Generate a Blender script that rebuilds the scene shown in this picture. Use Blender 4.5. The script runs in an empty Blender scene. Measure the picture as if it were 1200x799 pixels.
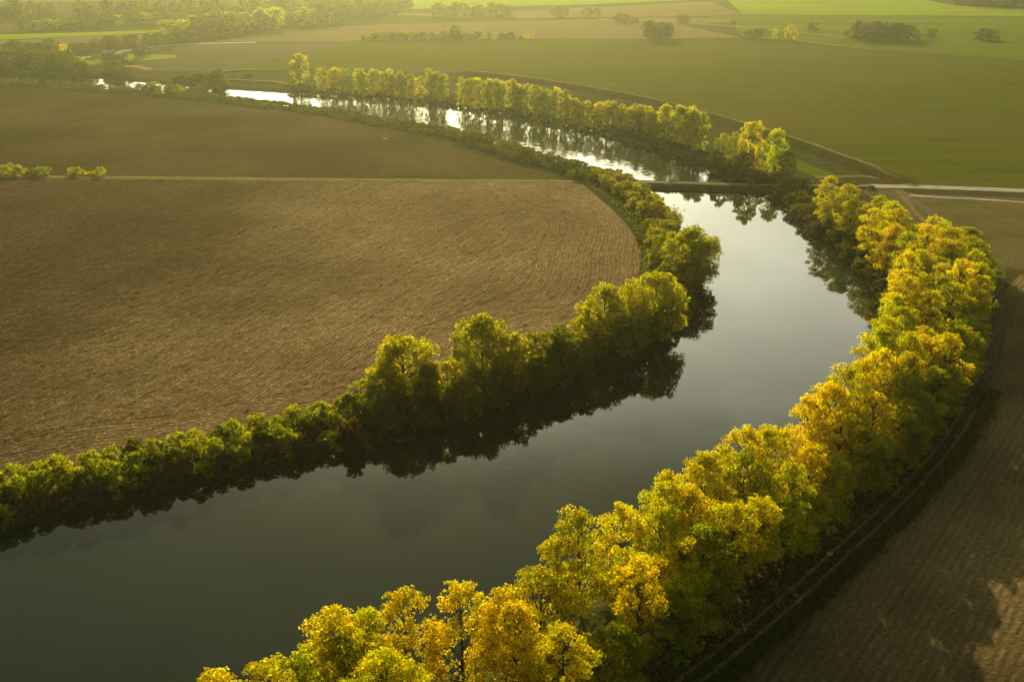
import bpy, math, random
import numpy as np
from mathutils import Vector, geometry

random.seed(7)
C = bpy.context.scene.collection
R = math.radians
SUN_AZ, SUN_EL = -6.0, 19.0            # degrees: azimuth from +Y (towards +X), elevation
CAM_H, PITCH, FPX = 92.0, 23.8, 1166.67
_s, _c = math.sin(R(PITCH)), math.cos(R(PITCH))
WATER = -1.2


def at(px, py, z=0.0):
    """photo pixel -> the point of the height z it shows (plan of the place)"""
    u, v = (px - 600.0) / FPX, (py - 399.5) / FPX
    d = (CAM_H - z) / (_s + v * _c)
    return np.array([u * d, d * (_c - v * _s)])


def pl(pts, z=0.0):
    return np.array([at(x, y, z) for x, y in pts])


# ------------------------------------------------------------------ objects
def tag(o, label=None, cat=None, group=None, kind=None):
    if label: o['label'] = label
    if cat: o['category'] = cat
    if group: o['group'] = group
    if kind: o['kind'] = kind
    return o


def link(name, me, parent=None, loc=(0, 0, 0), rz=0.0, sc=None, col=None):
    o = bpy.data.objects.new(name, me)
    C.objects.link(o)
    o.location = loc
    o.rotation_euler = (0, 0, rz)
    if sc is not None: o.scale = sc
    if parent is not None: o.parent = parent
    if col is not None: o.color = (*col, 1.0)
    return o


def mesh_np(name, V, F, mat, tint=None, smooth=False):
    """V (n,3), F list of index arrays of one size each or an (m,k) array"""
    me = bpy.data.meshes.new(name)
    V = np.asarray(V, dtype=np.float32)
    Fs = [np.asarray(F, dtype=np.int32)] if not isinstance(F, list) else [np.asarray(f, dtype=np.int32) for f in F if len(f)]
    me.vertices.add(len(V))
    me.vertices.foreach_set('co', V.ravel())
    nl = sum(f.size for f in Fs); nf = sum(len(f) for f in Fs)
    me.loops.add(nl); me.polygons.add(nf)
    me.loops.foreach_set('vertex_index', np.concatenate([f.ravel() for f in Fs]))
    tot = np.concatenate([np.full(len(f), f.shape[1], dtype=np.int32) for f in Fs])
    st = np.concatenate([[0], np.cumsum(tot)[:-1]]).astype(np.int32)
    me.polygons.foreach_set('loop_start', st)
    if smooth:
        me.polygons.foreach_set('use_smooth', np.ones(nf, dtype=bool))
    if tint is not None:
        a = me.attributes.new('tint', 'FLOAT_COLOR', 'POINT')
        t = np.ones((len(V), 4), dtype=np.float32); t[:, :tint.shape[1]] = tint
        a.data.foreach_set('color', t.ravel())
    me.update(calc_edges=True)
    if mat is not None: me.materials.append(mat)
    return me


# ------------------------------------------------------------------ materials
def nodes(name):
    m = bpy.data.materials.new(name)
    m.use_nodes = True
    nt = m.node_tree
    nt.nodes.clear()
    out = nt.nodes.new('ShaderNodeOutputMaterial')
    return m, nt, out


class N:
    def __init__(s, nt): s.nt = nt
    def new(s, t, **kw):
        n = s.nt.nodes.new(t)
        for k, v in kw.items(): setattr(n, k, v)
        return n
    def put(s, sock, v):
        if isinstance(v, bpy.types.NodeSocket): s.nt.links.new(v, sock)
        elif v is not None:
            try: sock.default_value = v
            except Exception: sock.default_value = (*v, 1.0)
    def math(s, op, a, b=None, c=None, clamp=False):
        n = s.new('ShaderNodeMath', operation=op, use_clamp=clamp)
        for i, v in enumerate((a, b, c)):
            if v is not None: s.put(n.inputs[i], v)
        return n.outputs[0]
    def mix(s, f, a, b, mode='MIX'):
        n = s.new('ShaderNodeMix', data_type='RGBA', blend_type=mode)
        s.put(n.inputs['Factor'], f)
        s.put(n.inputs[6], a); s.put(n.inputs[7], b)
        return n.outputs[2]
    def pos(s):
        return s.new('ShaderNodeNewGeometry').outputs['Position']
    def mapping(s, v, rot=0.0, scale=(1, 1, 1), loc=(0, 0, 0)):
        n = s.new('ShaderNodeMapping')
        s.put(n.inputs[0], v)
        n.inputs['Rotation'].default_value = (0, 0, rot)
        n.inputs['Scale'].default_value = scale
        n.inputs['Location'].default_value = loc
        return n.outputs[0]
    def noise(s, v, scale, detail=3, rough=0.55):
        n = s.new('ShaderNodeTexNoise')
        s.put(n.inputs['Vector'], v)
        n.inputs['Scale'].default_value = scale
        n.inputs['Detail'].default_value = detail
        n.inputs['Roughness'].default_value = rough
        return n.outputs['Fac']
    def ramp(s, f, a, b, lo=0.0, hi=1.0):
        n = s.new('ShaderNodeMapRange', interpolation_type='SMOOTHSTEP')
        s.put(n.inputs[0], f)
        n.inputs[1].default_value = lo; n.inputs[2].default_value = hi
        n.inputs[3].default_value = a; n.inputs[4].default_value = b
        return n.outputs[0]
    def bump(s, h, strength, dist, nrm=None):
        n = s.new('ShaderNodeBump')
        s.put(n.inputs['Height'], h)
        n.inputs['Strength'].default_value = strength
        n.inputs['Distance'].default_value = dist
        if nrm is not None: s.put(n.inputs['Normal'], nrm)
        return n.outputs[0]


def leaf_material():
    m, nt, out = nodes('leaf')
    k = N(nt)
    oi = k.new('ShaderNodeObjectInfo')
    at_ = k.new('ShaderNodeAttribute', attribute_name='tint')
    sep = k.new('ShaderNodeSeparateColor')
    nt.links.new(at_.outputs['Color'], sep.inputs[0])
    # tint.r brightness, tint.g amount turned to the second (greener) hue
    green = k.mix(1.0, oi.outputs['Color'], (0.70, 1.02, 0.9), 'MULTIPLY')
    base = k.mix(sep.outputs[1], oi.outputs['Color'], green)
    orange = k.mix(1.0, base, (1.05, 0.86, 0.7), 'MULTIPLY')
    base = k.mix(sep.outputs[2], base, orange)
    v = k.new('ShaderNodeVectorMath', operation='SCALE')
    nt.links.new(base, v.inputs[0]); nt.links.new(sep.outputs[0], v.inputs['Scale'])
    d = k.new('ShaderNodeBsdfDiffuse'); t = k.new('ShaderNodeBsdfTranslucent')
    nt.links.new(v.outputs[0], d.inputs[0])
    tc = k.mix(1.0, v.outputs[0], (1.36, 1.30, 0.45), 'MULTIPLY')
    nt.links.new(tc, t.inputs[0])
    mx = k.new('ShaderNodeMixShader'); mx.inputs[0].default_value = 0.6
    nt.links.new(d.outputs[0], mx.inputs[1]); nt.links.new(t.outputs[0], mx.inputs[2])
    nt.links.new(mx.outputs[0], out.inputs[0])
    return m


def plain(name, col, rough=0.8, var=0.35, scale=1.5, bump=0.0):
    m, nt, out = nodes(name)
    k = N(nt)
    b = k.new('ShaderNodeBsdfPrincipled')
    n = k.noise(k.new('ShaderNodeTexCoord').outputs['Object'], scale, 4)
    f = k.ramp(n, 1 - var, 1 + var, 0.25, 0.75)
    v = k.new('ShaderNodeVectorMath', operation='SCALE')
    v.inputs[0].default_value = col
    k.put(v.inputs['Scale'], f)
    nt.links.new(v.outputs[0], b.inputs['Base Color'])
    b.inputs['Roughness'].default_value = rough
    b.inputs['Specular IOR Level'].default_value = 0.05
    if bump: k.put(b.inputs['Normal'], k.bump(n, bump, 0.1))
    nt.links.new(b.outputs[0], out.inputs[0])
    return m


def soil_material(name, dark, mid, straw, ang, bump=1.0, straw_amt=0.6, patch=0.35, row=1.1, attr=False, tram=9.0, vignette=None):
    """ploughed soil: broken furrows, clods and straw along the rows (ang = direction of the rows, or the mesh's own row coordinate)"""
    m, nt, out = nodes(name)
    k = N(nt)
    p = k.pos()
    vr = k.new('ShaderNodeVectorRotate', rotation_type='Z_AXIS')
    nt.links.new(p, vr.inputs['Vector'])
    vr.inputs['Angle'].default_value = -ang
    q = vr.outputs[0]                                            # x along the rows, y across
    sx = k.new('ShaderNodeSeparateXYZ'); nt.links.new(q, sx.inputs[0])
    across = sx.outputs[1]
    if attr: across = k.new('ShaderNodeAttribute', attribute_name='rowc').outputs['Fac']
    wob = k.noise(p, 0.22, 3, 0.6)
    ph = k.math('ADD', k.math('MULTIPLY', across, 2 * math.pi / row), k.math('MULTIPLY', wob, 4.5))
    fur = k.math('MULTIPLY_ADD', k.math('SINE', ph), 0.5, 0.5)
    grain = k.noise(p, 2.1, 4, 0.85)
    clod = k.noise(p, 1.0, 3, 0.7)
    big = k.noise(p, 0.018, 3, 0.6)
    strw = k.noise(k.mapping(p, 0, (1, 1, 1), (31, 7, 0)), 1.5, 3, 0.8)
    broken = k.ramp(k.noise(k.mapping(p, 0, (1, 1, 1), (3, 77, 0)), 0.35, 3, 0.6), 0.15, 1.0, 0.35, 0.65)
    furb = k.math('MULTIPLY', fur, broken)
    f0 = k.math('ADD', k.math('MULTIPLY', furb, 0.55), k.math('MULTIPLY', k.ramp(grain, 0, 1, 0.3, 0.7), 0.6), clamp=True)
    col = k.mix(f0, dark, mid)
    s1 = k.math('MULTIPLY', k.ramp(strw, 0, straw_amt, 0.54, 0.66), k.ramp(big, 0.5, 1.3, 0.3, 0.7), clamp=True)
    col = k.mix(s1, col, straw)
    if tram:
        t = k.math('FRACT', k.math('ADD', k.math('DIVIDE', across, tram), k.math('MULTIPLY', wob, 0.08)))
        t = k.math('ABSOLUTE', k.math('SUBTRACT', t, 0.5))
        ln = k.math('MULTIPLY', k.ramp(t, 0.5, 0.0, 0.015, 0.05), k.ramp(broken, 0.2, 0.6))
        col = k.mix(ln, col, tuple(c * 0.55 for c in dark))
    f = k.ramp(big, 1 - patch, 1 + patch, 0.3, 0.7)
    if vignette:                                                     # lens-vignette darkening towards the left, painted into the soil colour
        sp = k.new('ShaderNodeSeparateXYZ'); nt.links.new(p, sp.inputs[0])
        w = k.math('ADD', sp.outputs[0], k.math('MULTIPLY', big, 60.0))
        f = k.math('MULTIPLY', f, k.ramp(w, vignette[2], 1.0, vignette[0], vignette[1]))
    v = k.new('ShaderNodeVectorMath', operation='SCALE')
    nt.links.new(col, v.inputs[0]); k.put(v.inputs['Scale'], f)
    h = k.math('ADD', k.math('MULTIPLY', furb, 0.30), k.math('ADD', k.math('MULTIPLY', grain, 0.55), k.math('MULTIPLY', clod, 0.5)))
    b = k.new('ShaderNodeBsdfPrincipled')
    nt.links.new(v.outputs[0], b.inputs['Base Color'])
    b.inputs['Roughness'].default_value = 0.8
    b.inputs['Specular IOR Level'].default_value = 0.0
    if bump: k.put(b.inputs['Normal'], k.bump(h, 1.0, 0.6 * bump))
    nt.links.new(b.outputs[0], out.inputs[0])
    return m


def grass_material(name, a, b_, c, ang=0.0, stretch=0.08, scale=0.12, bump=0.5, rows=0.0, lo=0.38, hi=0.64, tram=0.0):
    """grass or young crop: bands along ang, patches, fine tufts"""
    m, nt, out = nodes(name)
    k = N(nt)
    p = k.pos()
    vr = k.new('ShaderNodeVectorRotate', rotation_type='Z_AXIS')
    nt.links.new(p, vr.inputs['Vector'])
    vr.inputs['Angle'].default_value = -ang
    q = vr.outputs[0]
    bands = k.noise(k.mapping(q, 0, (stretch, 1, 1)), scale, 5, 0.62)
    patch = k.noise(k.mapping(q, 0, (0.45, 1, 1), (13, 3, 0)), 0.012, 4, 0.6)
    tuft = k.noise(p, 1.1, 4, 0.7)
    mid = k.noise(k.mapping(q, 0, (0.5, 1, 1)), 0.16, 4, 0.6)
    col = k.mix(k.ramp(bands, 0, 1, lo, hi), a, b_)
    col = k.mix(k.ramp(patch, 0, 0.85, 0.45, 0.68), col, c)
    col = k.mix(k.ramp(mid, 0, 0.4, 0.45, 0.7), col, c)
    if tram:
        sy = k.new('ShaderNodeSeparateXYZ'); nt.links.new(q, sy.inputs[0])
        t = k.math('FRACT', k.math('ADD', k.math('DIVIDE', sy.outputs[1], tram), k.math('MULTIPLY', patch, 0.5)))
        t = k.math('ABSOLUTE', k.math('SUBTRACT', t, 0.5))
        col = k.mix(k.math('MULTIPLY', k.ramp(t, 0.3, 0.0, 0.03, 0.075), k.ramp(mid, 0.2, 1.0, 0.35, 0.6)), col, tuple(x * 0.5 for x in c))
    v = k.new('ShaderNodeVectorMath', operation='SCALE')
    nt.links.new(col, v.inputs[0]); k.put(v.inputs['Scale'], k.ramp(tuft, 0.65, 1.35, 0.25, 0.75))
    b = k.new('ShaderNodeBsdfPrincipled')
    nt.links.new(v.outputs[0], b.inputs['Base Color'])
    b.inputs['Roughness'].default_value = 0.9
    b.inputs['Specular IOR Level'].default_value = 0.0
    if bump: k.put(b.inputs['Normal'], k.bump(tuft, bump, 0.25))
    nt.links.new(b.outputs[0], out.inputs[0])
    return m


def water_material():
    m, nt, out = nodes('river_water')
    k = N(nt)
    p = k.pos()
    b = k.new('ShaderNodeBsdfPrincipled')
    b.inputs['Base Color'].default_value = (0.018, 0.026, 0.011, 1)
    b.inputs['Roughness'].default_value = 0.015
    b.inputs['IOR'].default_value = 1.33
    b.inputs['Specular IOR Level'].default_value = 0.5
    n1 = k.noise(p, 0.55, 3, 0.5)
    n2 = k.noise(k.mapping(p, 0.4, (1, 0.5, 1)), 0.13, 2, 0.5)
    breeze = k.ramp(k.noise(p, 0.012, 2), 0.25, 1.0, 0.35, 0.65)
    sx = k.new('ShaderNodeSeparateXYZ'); nt.links.new(p, sx.inputs[0])
    reach = k.ramp(sx.outputs[1], 1.0, 6.0, 335, 365)              # the open upper reach is more ruffled than the sheltered bend
    h = k.math('MULTIPLY', k.math('MULTIPLY', k.math('ADD', k.math('MULTIPLY', n1, 0.5), n2), breeze), reach)
    n3 = k.noise(k.mapping(p, 0.3, (1, 0.8, 1)), 0.21, 3, 0.55)
    h = k.math('ADD', h, k.math('MULTIPLY', n3, k.ramp(sx.outputs[1], 0.0, 5.0, 340, 375)))
    k.put(b.inputs['Roughness'], k.ramp(sx.outputs[1], 0.015, 0.03, 335, 365))
    k.put(b.inputs['Normal'], k.bump(h, 1.0, 0.022))
    nt.links.new(b.outputs[0], out.inputs[0])
    return m


M = {}
M['leaf'] = leaf_material()
M['bark'] = plain('bark', (0.10, 0.085, 0.06), 0.9, 0.4, 3.0, 0.3)
M['pale_bark'] = plain('pale_bark', (0.22, 0.19, 0.14), 0.9, 0.3, 3.0, 0.3)
M['water'] = water_material()
GOLD = (0.42, 0.27, 0.012)
M['bank'] = grass_material('bank_grass', (0.050, 0.052, 0.014), (0.085, 0.085, 0.022), (0.075, 0.060, 0.028), 0.3, 0.6, 0.2, 0.6)
M['plough'] = soil_material('ploughed_soil', (0.135, 0.088, 0.034), (0.375, 0.252, 0.108), (0.74, 0.56, 0.26), R(68), patch=.16, attr=True, tram=11.0, vignette=(-95, 0, 0.42))
M['plough_far'] = soil_material('ploughed_soil_far', (0.066, 0.045, 0.016), (0.135, 0.093, 0.035), (0.30, 0.22, 0.09), R(-1), patch=.2, straw_amt=.6, bump=0.9, row=2.4, tram=14.0, vignette=(-260, 0, 0.75))
M['dark_soil'] = soil_material('dark_soil', (0.14, 0.098, 0.036), (0.29, 0.205, 0.085), (0.52, 0.36, 0.11), R(52), 0.9, 0.55, 0.45, 1.3, tram=8.0)
M['meadow'] = grass_material('meadow_crop', (0.072, 0.086, 0.005), (0.110, 0.116, 0.009), (0.124, 0.102, 0.020), R(-3), 0.12, 0.12, 0.4, lo=0.28, hi=0.72, tram=21.0)
M['bright'] = grass_material('young_wheat', (0.20, 0.285, 0.004), (0.28, 0.35, 0.008), (0.19, 0.21, 0.012), R(-2), 0.03, 0.06, 0.3)
M['green'] = grass_material('green_crop', (0.085, 0.125, 0.004), (0.145, 0.180, 0.006), (0.125, 0.130, 0.012), R(-2), 0.03, 0.08, 0.3)
M['brown_far'] = grass_material('stubble_brown', (0.105, 0.082, 0.044), (0.130, 0.102, 0.052), (0.120, 0.102, 0.045), R(0), 0.03, 0.1, 0.3)
M['tan_far'] = grass_material('stubble_tan', (0.185, 0.130, 0.062), (0.225, 0.158, 0.072), (0.170, 0.130, 0.055), R(1), 0.03, 0.06, 0.3)
M['rough'] = grass_material('rough_meadow', (0.095, 0.098, 0.012), (0.155, 0.118, 0.046), (0.20, 0.150, 0.090), R(-12), 0.3, 0.12, 0.6, lo=.35, hi=.6)
M['reed'] = grass_material('dry_reed', (0.34, 0.23, 0.085), (0.42, 0.28, 0.10), (0.26, 0.19, 0.07), 0, 0.3, 0.3, 0.6)
M['strip'] = grass_material('strip_grass', (0.22, 0.18, 0.055), (0.27, 0.21, 0.08), (0.17, 0.16, 0.035), 0, 0.3, 0.3, 0.6)
M['crest'] = grass_material('crest_path', (0.20, 0.15, 0.060), (0.30, 0.21, 0.085), (0.15, 0.12, 0.04), 0, 0.3, 0.3, 0.4)
M['dirt'] = plain('bare_dirt', (0.125, 0.088, 0.040), 0.9, 0.35, 0.3)
M['road'] = plain('gravel_road', (0.40, 0.34, 0.25), 0.9, 0.18, 0.35)
M['rut'] = plain('rut_dirt', (0.22, 0.155, 0.08), 0.9, 0.3, 0.5)
M['verge'] = grass_material('verge_grass', (0.052, 0.050, 0.012), (0.080, 0.070, 0.018), (0.095, 0.070, 0.028), 0, 0.6, 0.3, 0.7)
M['pond'] = grass_material('wet_meadow', (0.050, 0.068, 0.026), (0.065, 0.080, 0.028), (0.07, 0.075, 0.03), 0, 0.1, 0.1, 0.3)

# ------------------------------------------------------------------ plan of the river
LEFT = [(-700, 830), (-300, 700), (-100, 648), (0, 622), (50, 610), (130, 592), (200, 576), (280, 556), (350, 540), (400, 530),
        (450, 520), (500, 508), (560, 488), (640, 458), (700, 433), (760, 410), (798, 385), (815, 355), (818, 325), (808, 290),
        (792, 262), (772, 240), (752, 226), (728, 212), (700, 204), (673, 196), (640, 187), (587, 171), (543, 157), (493, 150),
        (450, 142), (400, 133), (330, 124), (270, 117), (200, 110.5), (150, 107), (70, 101.5), (0, 96.5), (-150, 88), (-400, 77)]
FAR = [(-400, 67), (-150, 76), (0, 84), (70, 89), (150, 95), (230, 102), (270, 105), (335, 109), (400, 111), (450, 115),
       (500, 120), (560, 127.5), (620, 138), (680, 149.5), (740, 164.5), (790, 182), (830, 200), (850, 212), (880, 220), (905, 226),
       (920, 244), (935, 260), (955, 277), (978, 292), (1003, 316), (1025, 345), (1043, 378)]
OUTL = [(1038, 408), (1012, 438), (965, 470), (918, 505), (850, 530), (775, 578), (705, 610), (655, 648), (600, 690), (530, 705),
        (470, 700), (420, 712), (330, 760), (270, 810), (180, 880), (60, 980), (-150, 1150)]
Pl = pl(LEFT, WATER); Pf = pl(FAR, WATER)
Po = pl(OUTL, 14.0)
for i in range(len(Po)):                                         # from the crown tops back to the water's edge
    t = Po[min(i + 1, len(Po) - 1)] - Po[max(i - 1, 0)]
    t /= np.linalg.norm(t)
    n = np.array([t[1], -t[0]])
    Po[i] += n * (3.0 if n[0] < 0 else -3.0)


def smooth_line(P, it=2):
    P = np.asarray(P, float)
    for _ in range(it):
        a, b = P[:-1] * .75 + P[1:] * .25, P[:-1] * .25 + P[1:] * .75
        Q = np.empty((2 * len(a), P.shape[1])); Q[0::2] = a; Q[1::2] = b
        P = np.vstack([P[:1], Q, P[-1:]])
    return P


Pr = np.vstack([Pf, Po])
BANK_L, BANK_R = smooth_line(Pl), smooth_line(Pr)
RIVER = np.vstack([BANK_L, BANK_R])                              # left bank outwards, right bank back


def seg_dist(P, L):
    """distance of the points P to the open polyline L"""
    P = np.asarray(P, float); out = np.full(len(P), 1e9)
    for a, b in zip(L[:-1], L[1:]):
        d = b - a; l2 = max(d @ d, 1e-9)
        t = np.clip(((P - a) @ d) / l2, 0, 1)
        out = np.minimum(out, np.hypot(*(P - a - t[:, None] * d).T))
    return out


def inside(P, poly):
    P = np.asarray(P, float); c = np.zeros(len(P), bool)
    x, y = P[:, 0], P[:, 1]
    a = poly; b = np.roll(poly, -1, 0)
    for (x1, y1), (x2, y2) in zip(a, b):
        if y1 == y2: continue
        m = ((y1 > y) != (y2 > y)) & (x < (x2 - x1) * (y - y1) / (y2 - y1) + x1)
        c ^= m
    return c


def river_d(P):
    """signed distance to the water's edge, positive on land"""
    d = np.minimum(seg_dist(P, BANK_L), seg_dist(P, BANK_R))
    return np.where(inside(P, RIVER), -d, d)


def along(L, s):
    """the point at length s along L and the unit tangent there"""
    d = np.hypot(*np.diff(L, axis=0).T); cs = np.concatenate([[0], np.cumsum(d)])
    s = min(max(s, 0), cs[-1] - 1e-6); i = int(np.searchsorted(cs, s, 'right') - 1)
    t = (L[i + 1] - L[i]) / d[i]
    return L[i] + t * (s - cs[i]), t


def length(L):
    return float(np.hypot(*np.diff(L, axis=0).T).sum())


def ground_z(x, y):
    d = float(river_d([(x, y)])[0])
    return float(bank_h(np.array([d]))[0])


def bank_h(d):
    # level land, a 4 m bank down to the bed; the water's edge falls at d = 0
    t = np.clip(d / 4.0, -1.5, 1.0)
    return np.where(t > 0, WATER + (-WATER) * (t * t * (3 - 2 * t)), WATER + 1.2 * t)


# ------------------------------------------------------------------ terrain: one sheet out to the horizon
def build_ground():
    ys = np.concatenate([np.linspace(-260, 50, 40)[:-1], 50 * np.exp(np.linspace(0, math.log(1100 / 50), 760)), np.linspace(1160, 7000, 50)])
    us = np.concatenate([np.linspace(-6, -1.0, 16)[:-1], np.linspace(-1.0, 1.0, 640), np.linspace(1.0, 6, 16)[1:]])
    yy, uu = np.meshgrid(ys, us, indexing='ij')
    xx = uu * np.maximum(yy * 0.72, 36) 
    P = np.stack([xx.ravel(), yy.ravel()], 1)
    d = np.full(len(P), 50.0)
    near = (P[:, 1] < 1200) & (np.abs(P[:, 0]) < 900)
    d[near] = river_d(P[near])
    rng = np.random.default_rng(3)
    z = bank_h(d)
    far = np.clip((P[:, 1] - 1300) / 3000, 0, 1)
    z = z + far * 18 * (0.5 + 0.5 * np.sin(P[:, 0] * 0.0011 + 1.0))   # low rises far off
    V = np.column_stack([P, z])
    ny, nx = yy.shape
    idx = np.arange(ny * nx).reshape(ny, nx)
    F = np.stack([idx[:-1, :-1], idx[:-1, 1:], idx[1:, 1:], idx[1:, :-1]], -1).reshape(-1, 4)
    tag(link('ground', mesh_np('ground', V, F, M['bank'], smooth=True)), kind='structure')


build_ground()


def sheet(name, P, mat, z, kind='structure'):
    P = np.asarray(P, float)
    tris = geometry.tessellate_polygon([[Vector((x, y, 0)) for x, y in P]])
    V = np.column_stack([P, np.full(len(P), z)])
    T = np.array(tris)
    a, b, c = V[T[:, 0]], V[T[:, 1]], V[T[:, 2]]
    flip = np.cross(b - a, c - a)[:, 2] < 0
    T[flip] = T[flip][:, ::-1]
    o = link(name, mesh_np(name, V, T, mat))
    return tag(o, kind=kind)


def ribbon(name, L, prof, mat, z0=0.0, jitter=0.0, step=4.0, seed=0, kind='structure', smooth=True, taper=0.0):
    """a strip swept along the line L with the cross-section prof = [(offset, height), ...]"""
    L = smooth_line(L); n = max(3, int(length(L) / step)); rng = np.random.default_rng(seed)
    V = []
    for i in range(n + 1):
        p, t = along(L, length(L) * i / n)
        nn = np.array([t[1], -t[0]])
        for o_, h in prof:
            q = p + nn * (o_ + rng.normal(0, jitter))
            g = min(1, (0.02 + min(i, n - i) * length(L) / n) / taper) if taper else 1
            V.append((q[0], q[1], z0 * (g if taper else 1) + h * g + (rng.normal(0, jitter * 0.35) if h > 0.1 else 0)))
    k = len(prof)
    idx = np.arange((n + 1) * k).reshape(n + 1, k)
    F = np.stack([idx[:-1, :-1], idx[1:, :-1], idx[1:, 1:], idx[:-1, 1:]], -1).reshape(-1, 4)
    V = np.array(V)
    a, b, c = V[F[0, 0]], V[F[0, 1]], V[F[0, 2]]
    if np.cross(b - a, c - a)[2] < 0: F = F[:, ::-1]
    o = link(name, mesh_np(name, V, F, mat, smooth=smooth))
    return tag(o, kind=kind)


# water: one level sheet in the channel (the land hides all that is not the river)
o = link('river', mesh_np('river', [(-1400, -200, WATER), (260, -200, WATER), (260, 900, WATER), (-1400, 900, WATER)], np.array([[0, 1, 2, 3]]), M['water']))
tag(o, kind='structure')

# ------------------------------------------------------------------ fields
def clip_river(P, margin):
    """pushes the outline P away from the water to at least margin"""
    P = np.array(P, float)
    for _ in range(12):
        d = river_d(P); bad = d < margin
        if not bad.any(): break
        for i in np.where(bad)[0]:
            e = 0.5
            g = np.array([river_d([P[i] + (e, 0)])[0] - river_d([P[i] - (e, 0)])[0], river_d([P[i] + (0, e)])[0] - river_d([P[i] - (0, e)])[0]])
            g /= max(np.hypot(*g), 1e-6)
            P[i] += g * (margin - d[i]) * 0.9
    return P


def inland(L, dist, s0=0.0, s1=None, side=1, n=80):
    out = []
    s1 = length(L) if s1 is None else s1
    for i in range(n + 1):
        p, t = along(L, s0 + (s1 - s0) * i / n)
        out.append(p + side * dist * np.array([-t[1], t[0]]))
    return np.array(out)


def s_of(L, p):
    """length along L nearest to p"""
    d = np.hypot(*np.diff(L, axis=0).T); cs = np.concatenate([[0], np.cumsum(d)])
    best = (1e9, 0)
    for i, (a, b) in enumerate(zip(L[:-1], L[1:])):
        e = b - a; t = min(max((p - a) @ e / (e @ e), 0), 1)
        q = np.hypot(*(p - a - t * e))
        if q < best[0]: best = (q, cs[i] + t * d[i])
    return best[1]


# ploughed field, lower: a fine mesh of real furrows and clods
EDGE = [(-700, 690), (-300, 600), (-100, 565), (0, 545), (100, 520), (200, 495), (300, 484), (380, 470)]
tip = smooth_line(pl([(684, 217), (712, 241), (737, 265), (751, 290), (754, 312), (748, 330)]))
sL0, sL1 = s_of(BANK_L, at(-300, 700, WATER)), s_of(BANK_L, at(812, 300, WATER))
edge_in = inland(BANK_L, 13.5, sL0, sL1, 1, 90)
low_field = np.vstack([edge_in, tip[::-1], pl([(668, 215.5), (300, 212.5), (0, 209.5), (-400, 206.5)])])
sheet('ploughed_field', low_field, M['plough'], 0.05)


def furrow_mesh():
    ang = R(68); ca, sa = math.cos(ang), math.sin(ang)
    du, dv = 0.75, 0.36                                          # along and across the rows
    A = low_field
    q = np.stack([A[:, 0] * ca + A[:, 1] * sa, -A[:, 0] * sa + A[:, 1] * ca], 1)
    box = (q[:, 0].min(), q[:, 0].max(), q[:, 1].min(), q[:, 1].max())
    us = np.arange(box[0], box[1], du); vs = np.arange(box[2], box[3], dv)
    uu, vv = np.meshgrid(us, vs, indexing='ij')
    X = uu * ca - vv * sa; Y = uu * sa + vv * ca
    keep = inside(np.stack([X.ravel(), Y.ravel()], 1), A).reshape(X.shape)
    view = (np.abs(X) < Y * 0.60 + 12)
    keep &= view
    rng = np.random.default_rng(5)
    def smooth_noise(shape, fu, fv):
        a = rng.normal(0, 1, (shape[0] // fu + 3, shape[1] // fv + 3))
        iu = np.arange(shape[0]) / fu; iv = np.arange(shape[1]) / fv
        i0, j0 = iu.astype(int), iv.astype(int); fu_, fv_ = iu - i0, iv - j0
        fu_ = (fu_ * fu_ * (3 - 2 * fu_))[:, None]; fv_ = (fv_ * fv_ * (3 - 2 * fv_))[None]
        g = lambda i, j: a[np.ix_(i, j)]
        return (g(i0, j0) * (1 - fu_) * (1 - fv_) + g(i0 + 1, j0) * fu_ * (1 - fv_) + g(i0, j0 + 1) * (1 - fu_) * fv_ + g(i0 + 1, j0 + 1) * fu_ * fv_)
    D = np.full(X.shape, 99.0); D[keep] = river_d(np.stack([X[keep], Y[keep]], 1))
    D = D + smooth_noise(X.shape, 40, 60) * 2.0
    head = np.where(Y > 215, 44.0, 27.0)                          # headland: the last rounds follow the bank
    rc = np.where(D < head, D, vv)
    rows = smooth_noise(X.shape, 5, 3) * 0.02 + smooth_noise(X.shape, 40, 12) * 0.03 + 0.03 * np.sin(rc * 2 * math.pi / 2.2)
    clods = np.abs(rng.normal(0, 0.045, X.shape)) + smooth_noise(X.shape, 2, 3) * 0.06
    Z = 0.22 + rows + clods
    V = np.column_stack([(X + rng.normal(0, .12, X.shape)).ravel(), (Y + rng.normal(0, .12, X.shape)).ravel(), Z.ravel()])
    nu, nv = X.shape; idx = np.arange(nu * nv).reshape(nu, nv)
    kk = keep[:-1, :-1] & keep[1:, :-1] & keep[:-1, 1:] & keep[1:, 1:]
    F = np.stack([idx[:-1, :-1], idx[1:, :-1], idx[1:, 1:], idx[:-1, 1:]], -1)[kk]
    used = np.unique(F); re = np.full(nu * nv, -1); re[used] = np.arange(len(used))
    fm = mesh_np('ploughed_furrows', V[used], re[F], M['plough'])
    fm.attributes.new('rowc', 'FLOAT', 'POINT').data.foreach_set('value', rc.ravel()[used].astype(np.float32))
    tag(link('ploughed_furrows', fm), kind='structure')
    print('furrow faces', len(F))


furrow_mesh()
# ploughed field, upper
up_edge = pl([(660, 210.5), (640, 203.5), (600, 192), (533, 173), (467, 153), (400, 138), (300, 128), (200, 118), (100, 108), (0, 103), (-400, 90)])
up_field = np.vstack([pl([(-400, 203.5), (0, 206), (300, 209), (660, 212)]), up_edge])
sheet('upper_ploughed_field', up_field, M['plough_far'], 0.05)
ribbon('grass_strip', pl([(-400, 205), (0, 207.5), (300, 210.7), (560, 213), (672, 213.6)]), [(-2.6, -.2), (-1.6, 0), (1.6, 0), (2.6, -.2)], M['strip'], 0.27, 0.2, 3.0, 1)

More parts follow.
